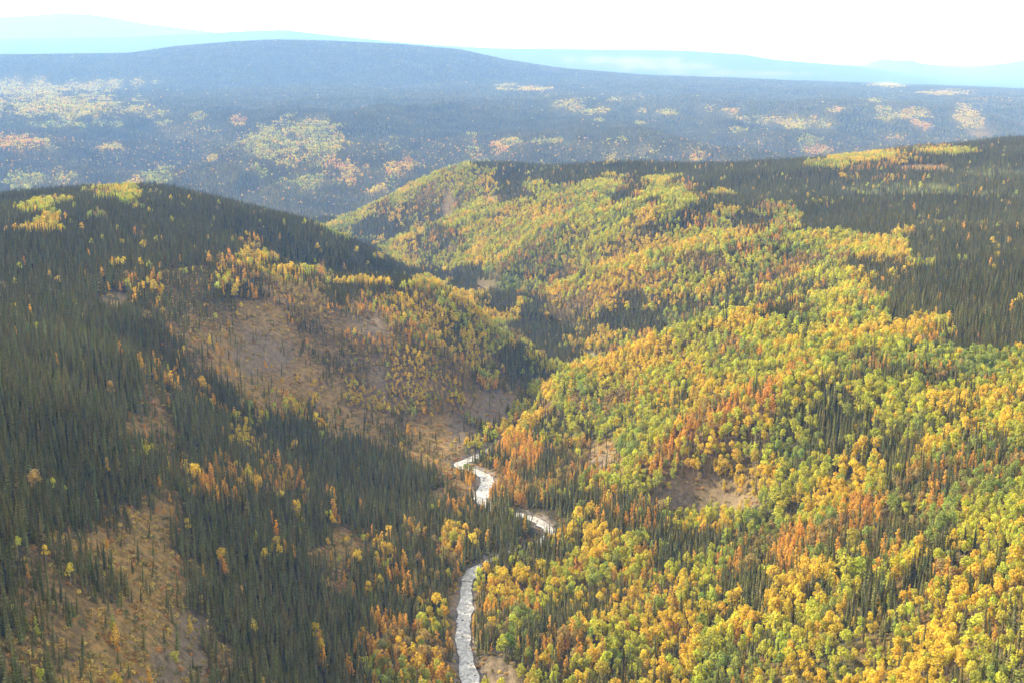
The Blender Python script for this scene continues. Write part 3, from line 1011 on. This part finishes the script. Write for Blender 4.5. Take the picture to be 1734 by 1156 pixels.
def scatter(name, key, pos, turn, size3, var, tnt, label):
    me = bpy.data.meshes.new(name)
    me.vertices.add(len(pos))
    me.vertices.foreach_set('co', np.asarray(pos, np.float32).ravel())
    for nm, t, prop, arr in (('turn', 'FLOAT_VECTOR', 'vector', turn), ('size', 'FLOAT_VECTOR', 'vector', size3)):
        me.attributes.new(nm, t, 'POINT').data.foreach_set(prop, np.asarray(arr, np.float32).ravel())
    me.attributes.new('variant', 'INT', 'POINT').data.foreach_set('value', np.asarray(var, np.int32))
    me.attributes.new('tint', 'FLOAT_COLOR', 'POINT').data.foreach_set('color', np.concatenate([tnt, np.ones((len(tnt), 1))], 1).astype(np.float32).ravel())
    me.update()
    o = bpy.data.objects.new(name, me)
    col.objects.link(o)
    md = o.modifiers.new('scatter', 'NODES')
    md.node_group = scatter_group(key, name)
    o['kind'] = 'stuff'
    o['label'] = label
    return o


# the trees that show largest become things of their own
in_frame = (PX > 4) & (PX < IMG_W - 4) & (PY > 0) & (PY < IMG_H - 4) & (hidden_by(X, Y, Z + 7 * size) < 0)
show = np.where(in_frame, size * 12 / DEP * np.where(is_spr, 1, 1.0), 0)
single = np.zeros(N, bool)
for flag in (True, False):
    k = np.where(is_spr == flag)[0]
    single[k[np.argsort(-show[k])[:296]]] = True

for key, name, flag, lo, hi, label in (
        ('near_spruce', 'spruce_forest', True, 0, 720, 'dense dark spruce wood on the near slopes and along the stream'),
        ('near_aspen', 'aspen_forest', False, 0, 720, 'yellow, green and orange aspen wood on the near slopes'),
        ('mid_spruce', 'spruce_forest', True, 720, 2500, 'dark spruce wood on the two plateaus and in the side gullies'),
        ('mid_aspen', 'aspen_forest', False, 720, 2500, 'golden aspen wood on the ridges east of the stream'),
        ('far_spruce', 'spruce_forest', True, 2500, 12000, 'hazy blue spruce wood across the big valley'),
        ('far_aspen', 'aspen_forest', False, 2500, 12000, 'hazy yellow aspen groves across the big valley')):
    m = (is_spr == flag) & (D >= lo) & (D < hi) & ~single
    nvar = len(SETS[key].objects)
    zsink = 0.15
    scatter(name, key, np.stack([X, Y, Z - zsink], -1)[m], np.stack([lean[:, 0], lean[:, 1], yaw], -1)[m],
            np.stack([girth, girth, size], -1)[m], variant[m] % nvar, tint[m], label)
print('TREES', N, [(int(((D >= a) & (D < b)).sum())) for a, b, _ in SHELLS])

# low shrubs in the clearings
shr = []
for d0, d1, s_ in ((190, 640, 1.5), (640, 1350, 2.6)):
    nx = int(d1 * math.sin(HALF) / s_) + 1
    ny = int(d1 / s_) + 1
    A, B = np.meshgrid(np.arange(-nx, nx + 1), np.arange(0, ny + 1), indexing='ij')
    A = A.ravel() * s_ + rng.uniform(-.5, .5, A.size) * s_
    B = B.ravel() * s_ + rng.uniform(-.5, .5, B.size) * s_
    dd = np.hypot(A, B)
    m = (dd >= d0) & (dd < d1) & (np.abs(np.arctan2(A, B)) < HALF)
    A, B, dd = A[m], B[m], dd[m]
    C = ground_at(A, B)
    k = classes(A, B, C)
    q = np.full(len(A), 1e9)
    q[:] = seg_dist(A, B, STREAM_S)[0]
    pat = np.clip(0.75 + 1.5 * fbm(A / 7, B / 7, 3, 91), 0, 1.4)
    p = np.where((q > 3.9) & (q < 12), np.maximum(PSHR[k], 0.6), PSHR[k]) * 0.72 * pat
    m = (rng.random(len(A)) < p) & (q > 3.9) & (hidden_by(A, B, C + 2) < 6)
    shr.append(np.stack([A, B, C, np.full(len(A), s_)], -1)[m])
shr = np.concatenate(shr)
ns = len(shr)
ST = np.array([(0.46, 0.29, 0.08), (0.52, 0.38, 0.09), (0.30, 0.24, 0.075), (0.44, 0.22, 0.07), (0.17, 0.17, 0.055)])
pick = np.clip(((0.5 + 0.5 * fbm(shr[:, 0] / 9, shr[:, 1] / 9, 2, 95)) * 5 + rng.normal(0, 1.0, ns)).astype(int), 0, 4)
ssz = rng.uniform(0.5, 1.5, ns) * np.where(shr[:, 3] > 2, 1.35, 1)
scatter('shrubs', 'shrub', shr[:, :3], np.stack([np.zeros(ns), np.zeros(ns), rng.uniform(0, 6.28, ns)], -1), np.stack([ssz, ssz, ssz * rng.uniform(.6, 1.0, ns)], -1),
        rng.integers(0, 4, ns), ST[pick] * rng.normal(1, .15, (ns, 1)).clip(.6, 1.4), 'low rusty and tan shrubs covering the open clearings')
print('SHRUBS', ns)

# loose stones on the gravel beside and in the stream
M_STONE = stone_material()


def boulder_mesh(seed):
    r = random.Random(seed)
    g = (1 + 5 ** .5) / 2
    V = np.array([(-1, g, 0), (1, g, 0), (-1, -g, 0), (1, -g, 0), (0, -1, g), (0, 1, g), (0, -1, -g), (0, 1, -g), (g, 0, -1), (g, 0, 1), (-g, 0, -1), (-g, 0, 1)]) / 1.9
    F = [(0, 11, 5), (0, 5, 1), (0, 1, 7), (0, 7, 10), (0, 10, 11), (1, 5, 9), (5, 11, 4), (11, 10, 2), (10, 7, 6), (7, 1, 8), (3, 9, 4), (3, 4, 2), (3, 2, 6), (3, 6, 8), (3, 8, 9), (4, 9, 5), (2, 4, 11), (6, 2, 10), (8, 6, 7), (9, 8, 1)]
    V = [v * np.array([r.uniform(.8, 1.2), r.uniform(.8, 1.2), r.uniform(.6, .9)]) for v in V]
    vs, fs_, mid = list(V), [], {}

    def mp(a, b):
        k = (min(a, b), max(a, b))
        if k not in mid:
            mid[k] = len(vs)
            p = (vs[a] + vs[b]) / 2
            vs.append(p * r.uniform(1.0, 1.18))
        return mid[k]
    for a, b, c in F:
        x, y, z = mp(a, b), mp(b, c), mp(c, a)
        fs_ += [(a, x, z), (b, y, x), (c, z, y), (x, y, z)]
    return make_mesh('boulder', vs, fs_, [M_STONE])


register('stone', [boulder_mesh(40 + k) for k in range(4)])
kk = np.where((arc < 420))[0]
pi_ = rng.choice(kk, 900)
off = rng.normal(0, 1, 900)
off = np.sign(off) * (2.6 + np.abs(off) * 1.5)
inwater = rng.random(900) < 0.22
off[inwater] = rng.uniform(-2.6, 2.6, inwater.sum())
sxy = sp[pi_, :2] + nor[pi_] * off[:, None] + rng.normal(0, 1.2, (900, 2))
szz = np.maximum(ground_at(sxy[:, 0], sxy[:, 1]), np.where(np.abs(off) < 3.0, sp[pi_, 2] - 0.15, -99))
ssc = rng.uniform(0.15, 0.5, 900) * np.where(inwater, 1.0, 0.9)
scatter('gravel', 'stone', np.stack([sxy[:, 0], sxy[:, 1], szz], -1), np.stack([np.zeros(900), np.zeros(900), rng.uniform(0, 6.28, 900)], -1), np.stack([ssc * 1.3, ssc, ssc * 0.8], -1),
        rng.integers(0, 4, 900), np.full((900, 3), 0.2), 'loose grey stones along the stream edges')

# ------------------------------------------------------------------ single trees
parts_spruce = [(make_mesh('spruce_trunk', s[0], s[1], [M_SBARK], None, col4([1.0] * len(s[1]))), make_mesh('spruce_crown', s[2], s[3], [M_NEEDLE], None, col4(s[4]))) for s in SPRUCE_NEAR]
parts_aspen = [(make_mesh('aspen_trunk', s[0], s[1], [M_ABARK], None, col4([1.0] * len(s[1]))), make_mesh('aspen_crown', s[2], s[3], [M_LEAF], None, col4(s[4]))) for s in ASPEN_NEAR]


def tree(kind, loc, rot, scl, meshes, tnt, label, group):
    e = bpy.data.objects.new(kind, None)
    col.objects.link(e)
    e.empty_display_size = 0.5
    e.location = loc
    e.rotation_euler = rot
    e.scale = scl
    e['label'] = label
    e['category'] = 'tree'
    if group:
        e['group'] = group
    for nm, me in (('trunk', meshes[0]), ('crown', meshes[1])):
        o = bpy.data.objects.new(nm, me)
        col.objects.link(o)
        o.parent = e
        o['tint'] = [float(c) for c in tnt]
    return e


COLOUR = ['golden yellow', 'yellow-green', 'leafy green', 'orange', 'dull olive-brown']


def where_words(px, py, kind):
    if kind in 'bB' and px < 640:
        return 'standing in the open tan clearing on the lower left slope' if px < 460 else 'in the small tan clearing left of the stream'
    if kind == 't' and px < 460:
        return 'in the thin scattered wood around the lower left clearing'
    if px < 330:
        return 'at the lower left corner' if py > 980 else 'in the dense wood above the lower left clearing' if py < 860 else 'in the dense wood left of the lower left clearing'
    if px < 640:
        return 'in the dark stand right of the lower left clearing' if px < 470 else 'in the dark stand left of the lowest stream reach'
    if px < 790:
        return 'on the left bank of the lowest stream reach'
    if px < 930:
        return 'on the right bank of the lowest stream reach'
    if px < 1230:
        return 'on the lower slope just right of the stream'
    if px < 1480:
        return 'at the bottom edge right of centre' if py > 1060 else 'on the slope below the right-hand bare slide'
    return 'at the lower right corner' if py > 1020 else 'near the right edge above the lower right corner'


for i in np.where(single)[0]:
    w_ = where_words(PX[i], PY[i], CODES[cl[i]])
    if is_spr[i]:
        big = 'tall' if size[i] > 0.8 else 'short'
        lab = '%s%s dark green spruce %s' % ('leaning ' if drunk[i] else '', big, w_)
        tree('spruce_tree', (X[i], Y[i], Z[i] - 0.15), (lean[i, 0], lean[i, 1], yaw[i]), (girth[i], girth[i], size[i]), parts_spruce[variant[i] % 5], tint[i], lab, lab.replace(' tree', '') + 's')
    else:
        cone = variant[i] >= 3
        lab = '%s %s aspen %s' % (COLOUR[pal[i]], 'pointed' if cone else 'rounded', w_)
        tree('aspen_tree', (X[i], Y[i], Z[i] - 0.15), (lean[i, 0], lean[i, 1], yaw[i]), (girth[i], girth[i], size[i]), parts_aspen[variant[i] % 6], tint[i], lab, lab + 's')


def hit(px, py):
    """First ground point along the sight line through a pixel."""
    r = ray(px, py)
    t = np.linspace(150, 3500, 9000)
    x, y, z = r[0] * t, r[1] * t, CAM_Z + r[2] * t
    g = ground_at(x, y)
    k = np.argmax(z < g)
    return x[k], y[k], g[k]


# trees one can point to
for kind, px, py, s, g, var, tn, lab in (
        ('aspen_tree', 862, 1112, 1.25, 1.35, 1, (0.20, 0.30, 0.05), 'tall bright green aspen standing above the bare slump by the stream'),
        ('aspen_tree', 893, 1130, 0.95, 1.15, 0, (0.33, 0.22, 0.05), 'olive-gold rounded aspen right of the tall green aspen'),
        ('aspen_tree', 468, 918, 1.25, 1.05, 4, (0.75, 0.34, 0.04), 'bright orange pointed tree alone among dark spruces, above the small clearing'),
        ('aspen_tree', 461, 893, 1.0, 0.9, 5, (0.75, 0.34, 0.04), 'smaller orange pointed tree just behind the lone bright orange one'),
        ('aspen_tree', 752, 1165, 1.3, 1.15, 3, (0.66, 0.36, 0.04), 'tall golden spire-shaped tree at the bottom edge left of the stream'),
        ('aspen_tree', 824, 1050, 1.15, 1.2, 3, (0.70, 0.38, 0.04), 'tall golden spire-shaped tree on the right bank opposite the two dark boulders'),
        ('aspen_tree', 838, 1045, 1.1, 1.1, 4, (0.68, 0.38, 0.04), 'golden pointed tree behind and right of the tall golden spire'),
        ('aspen_tree', 889, 905, 1.25, 1.1, 3, (0.62, 0.40, 0.05), 'yellow pointed tree in front of the upper stream bend'),
        ('aspen_tree', 1515, 985, 1.2, 1.5, 1, (0.55, 0.46, 0.035), 'broad lemon-yellow aspen among mixed colours on the lower right slope'),
        ('aspen_tree', 1484, 985, 1.2, 1.2, 0, (0.66, 0.36, 0.05), 'pale orange aspen just left of the broad lemon-yellow one'),
        ('spruce_tree', 1648, 945, 1.35, 1.3, 1, (0.032, 0.042, 0.022), 'taller of two lone dark spruces among yellow-green aspens on the right slope'),
        ('spruce_tree', 1631, 937, 1.15, 1.2, 3, (0.032, 0.042, 0.022), 'shorter of two lone dark spruces among yellow-green aspens on the right slope')):
    x, y, z = hit(px, py)
    sets = parts_aspen if kind == 'aspen_tree' else parts_spruce
    tree(kind, (x, y, z - 0.15), (0, 0, px * 0.7), (g * 0.8, g * 0.8, s * 0.8), sets[var], tn, lab, None)

# ------------------------------------------------------------------ boulders and driftwood
BM = [boulder_mesh(k) for k in range(3)]
for k, (px, py, s, lab, grp) in enumerate((
        (783, 1053, 0.75, 'larger of two dark boulders in the lower stream', None), (774, 1058, 0.6, 'dark boulder beside the left edge of the lower stream', None),
        (788, 1020, 0.5, 'upper boulder of a dark chain in midstream', None), (789, 1026, 0.55, 'middle boulder of a dark chain in midstream', None), (790, 1031, 0.45, 'lower boulder of a dark chain in midstream', None),
        (772, 1080, 0.4, 'small dark stone at the left edge below the two boulders', None), (797, 1131, 0.4, 'small dark stone in the stream near the bottom edge', None), (790, 1146, 0.42, 'lowest dark stone in the stream at the bottom edge', None),
        (822, 806, 0.6, 'dark boulder on the gravel bar in the upper stream', 'boulders on the upper gravel bar'), (818, 815, 0.5, 'dark boulder on the gravel bar in the upper stream', 'boulders on the upper gravel bar'),
        (910, 884, 0.8, 'dark boulder at the outer edge of the upper bend', 'boulders along the upper bend'), (921, 892, 0.7, 'dark boulder at the outer edge of the upper bend', 'boulders along the upper bend'), (900, 876, 0.7, 'dark boulder at the outer edge of the upper bend', 'boulders along the upper bend'))):
    x, y, z = hit(px, py)
    z = max(z, seg_dist(np.array([x]), np.array([y]), STREAM_S)[1][0] - 0.2)
    o = bpy.data.objects.new('boulder', BM[k % 3])
    col.objects.link(o)
    o.location = (x, y, z)
    o.scale = (s * 1.3, s, s * 0.8)
    o.rotation_euler = (0, 0, k * 1.9)
    o['label'] = lab
    o['category'] = 'boulder'
    if grp:
        o['group'] = grp


def fallen_log(pa, pb, r0, lift, label):
    a, b = np.array(hit(*pa)), np.array(hit(*pb))
    a[2] += lift[0]
    b[2] += lift[1]
    V, F = [], []
    c = a + (b - a) * 0.5 + np.array([0, 0, 0.12])
    tube(V, F, (0, 0, 0), c - a, r0, r0 * 0.75, 8)
    tube(V, F, c - a, b - a, r0 * 0.75, r0 * 0.35, 8)
    for t, dx, dz in ((.35, .5, .5), (.55, -.5, .45), (.75, .4, .4)):
        p = (b - a) * t
        tube(V, F, p, p + np.array([dx, -.3, dz]), r0 * .25, r0 * .08, 4)
    o = bpy.data.objects.new('fallen_log', make_mesh('fallen_log', V, F, [M_DEADWOOD], smooth_shade=False))
    col.objects.link(o)
    o.location = a
    o['label'] = label
    o['category'] = 'log'


fallen_log((778, 985), (801, 988), 0.28, (0.7, 0.9), 'dark log lying across the stream at its upper visible reach')
fallen_log((845, 1095), (806, 1118), 0.36, (0.35, 0.35), 'pale fallen trunk along the top of the bare slump')

# ------------------------------------------------------------------ haze
hz, hnt, hout = material('haze_air')
pv = hnt.nodes.new('ShaderNodeVolumePrincipled')
pv.inputs['Color'].default_value = (0.19, 0.43, 1.0, 1)
pv.inputs['Absorption Color'].default_value = (1, 1, 1, 1)
pv.inputs['Density'].default_value = 1 / 13500
pv.inputs['Density Attribute'].default_value = ''
pv.inputs['Anisotropy'].default_value = 0.1
hnt.links.new(pv.outputs[0], hout.inputs['Volume'])
hz.cycles.homogeneous_volume = True
zb, zt = float(GZ.min()) - 1.0, max(float(GZ.max()), CAM_Z) + 25
xm, y0, y1 = float(np.abs(gx).max()) + 200, -1500.0, float(gy.max()) + 200
hv = [(sx * xm, y, z) for z in (zb, zt) for y in (y0, y1) for sx in (-1, 1)]
hf = [(0, 2, 3, 1), (4, 5, 7, 6), (0, 1, 5, 4), (2, 6, 7, 3), (0, 4, 6, 2), (1, 3, 7, 5)]
ho = bpy.data.objects.new('haze', make_mesh('haze', hv, hf, [hz]))
col.objects.link(ho)
ho['kind'] = 'stuff'
ho['label'] = 'pale blue haze filling the air over the valley'
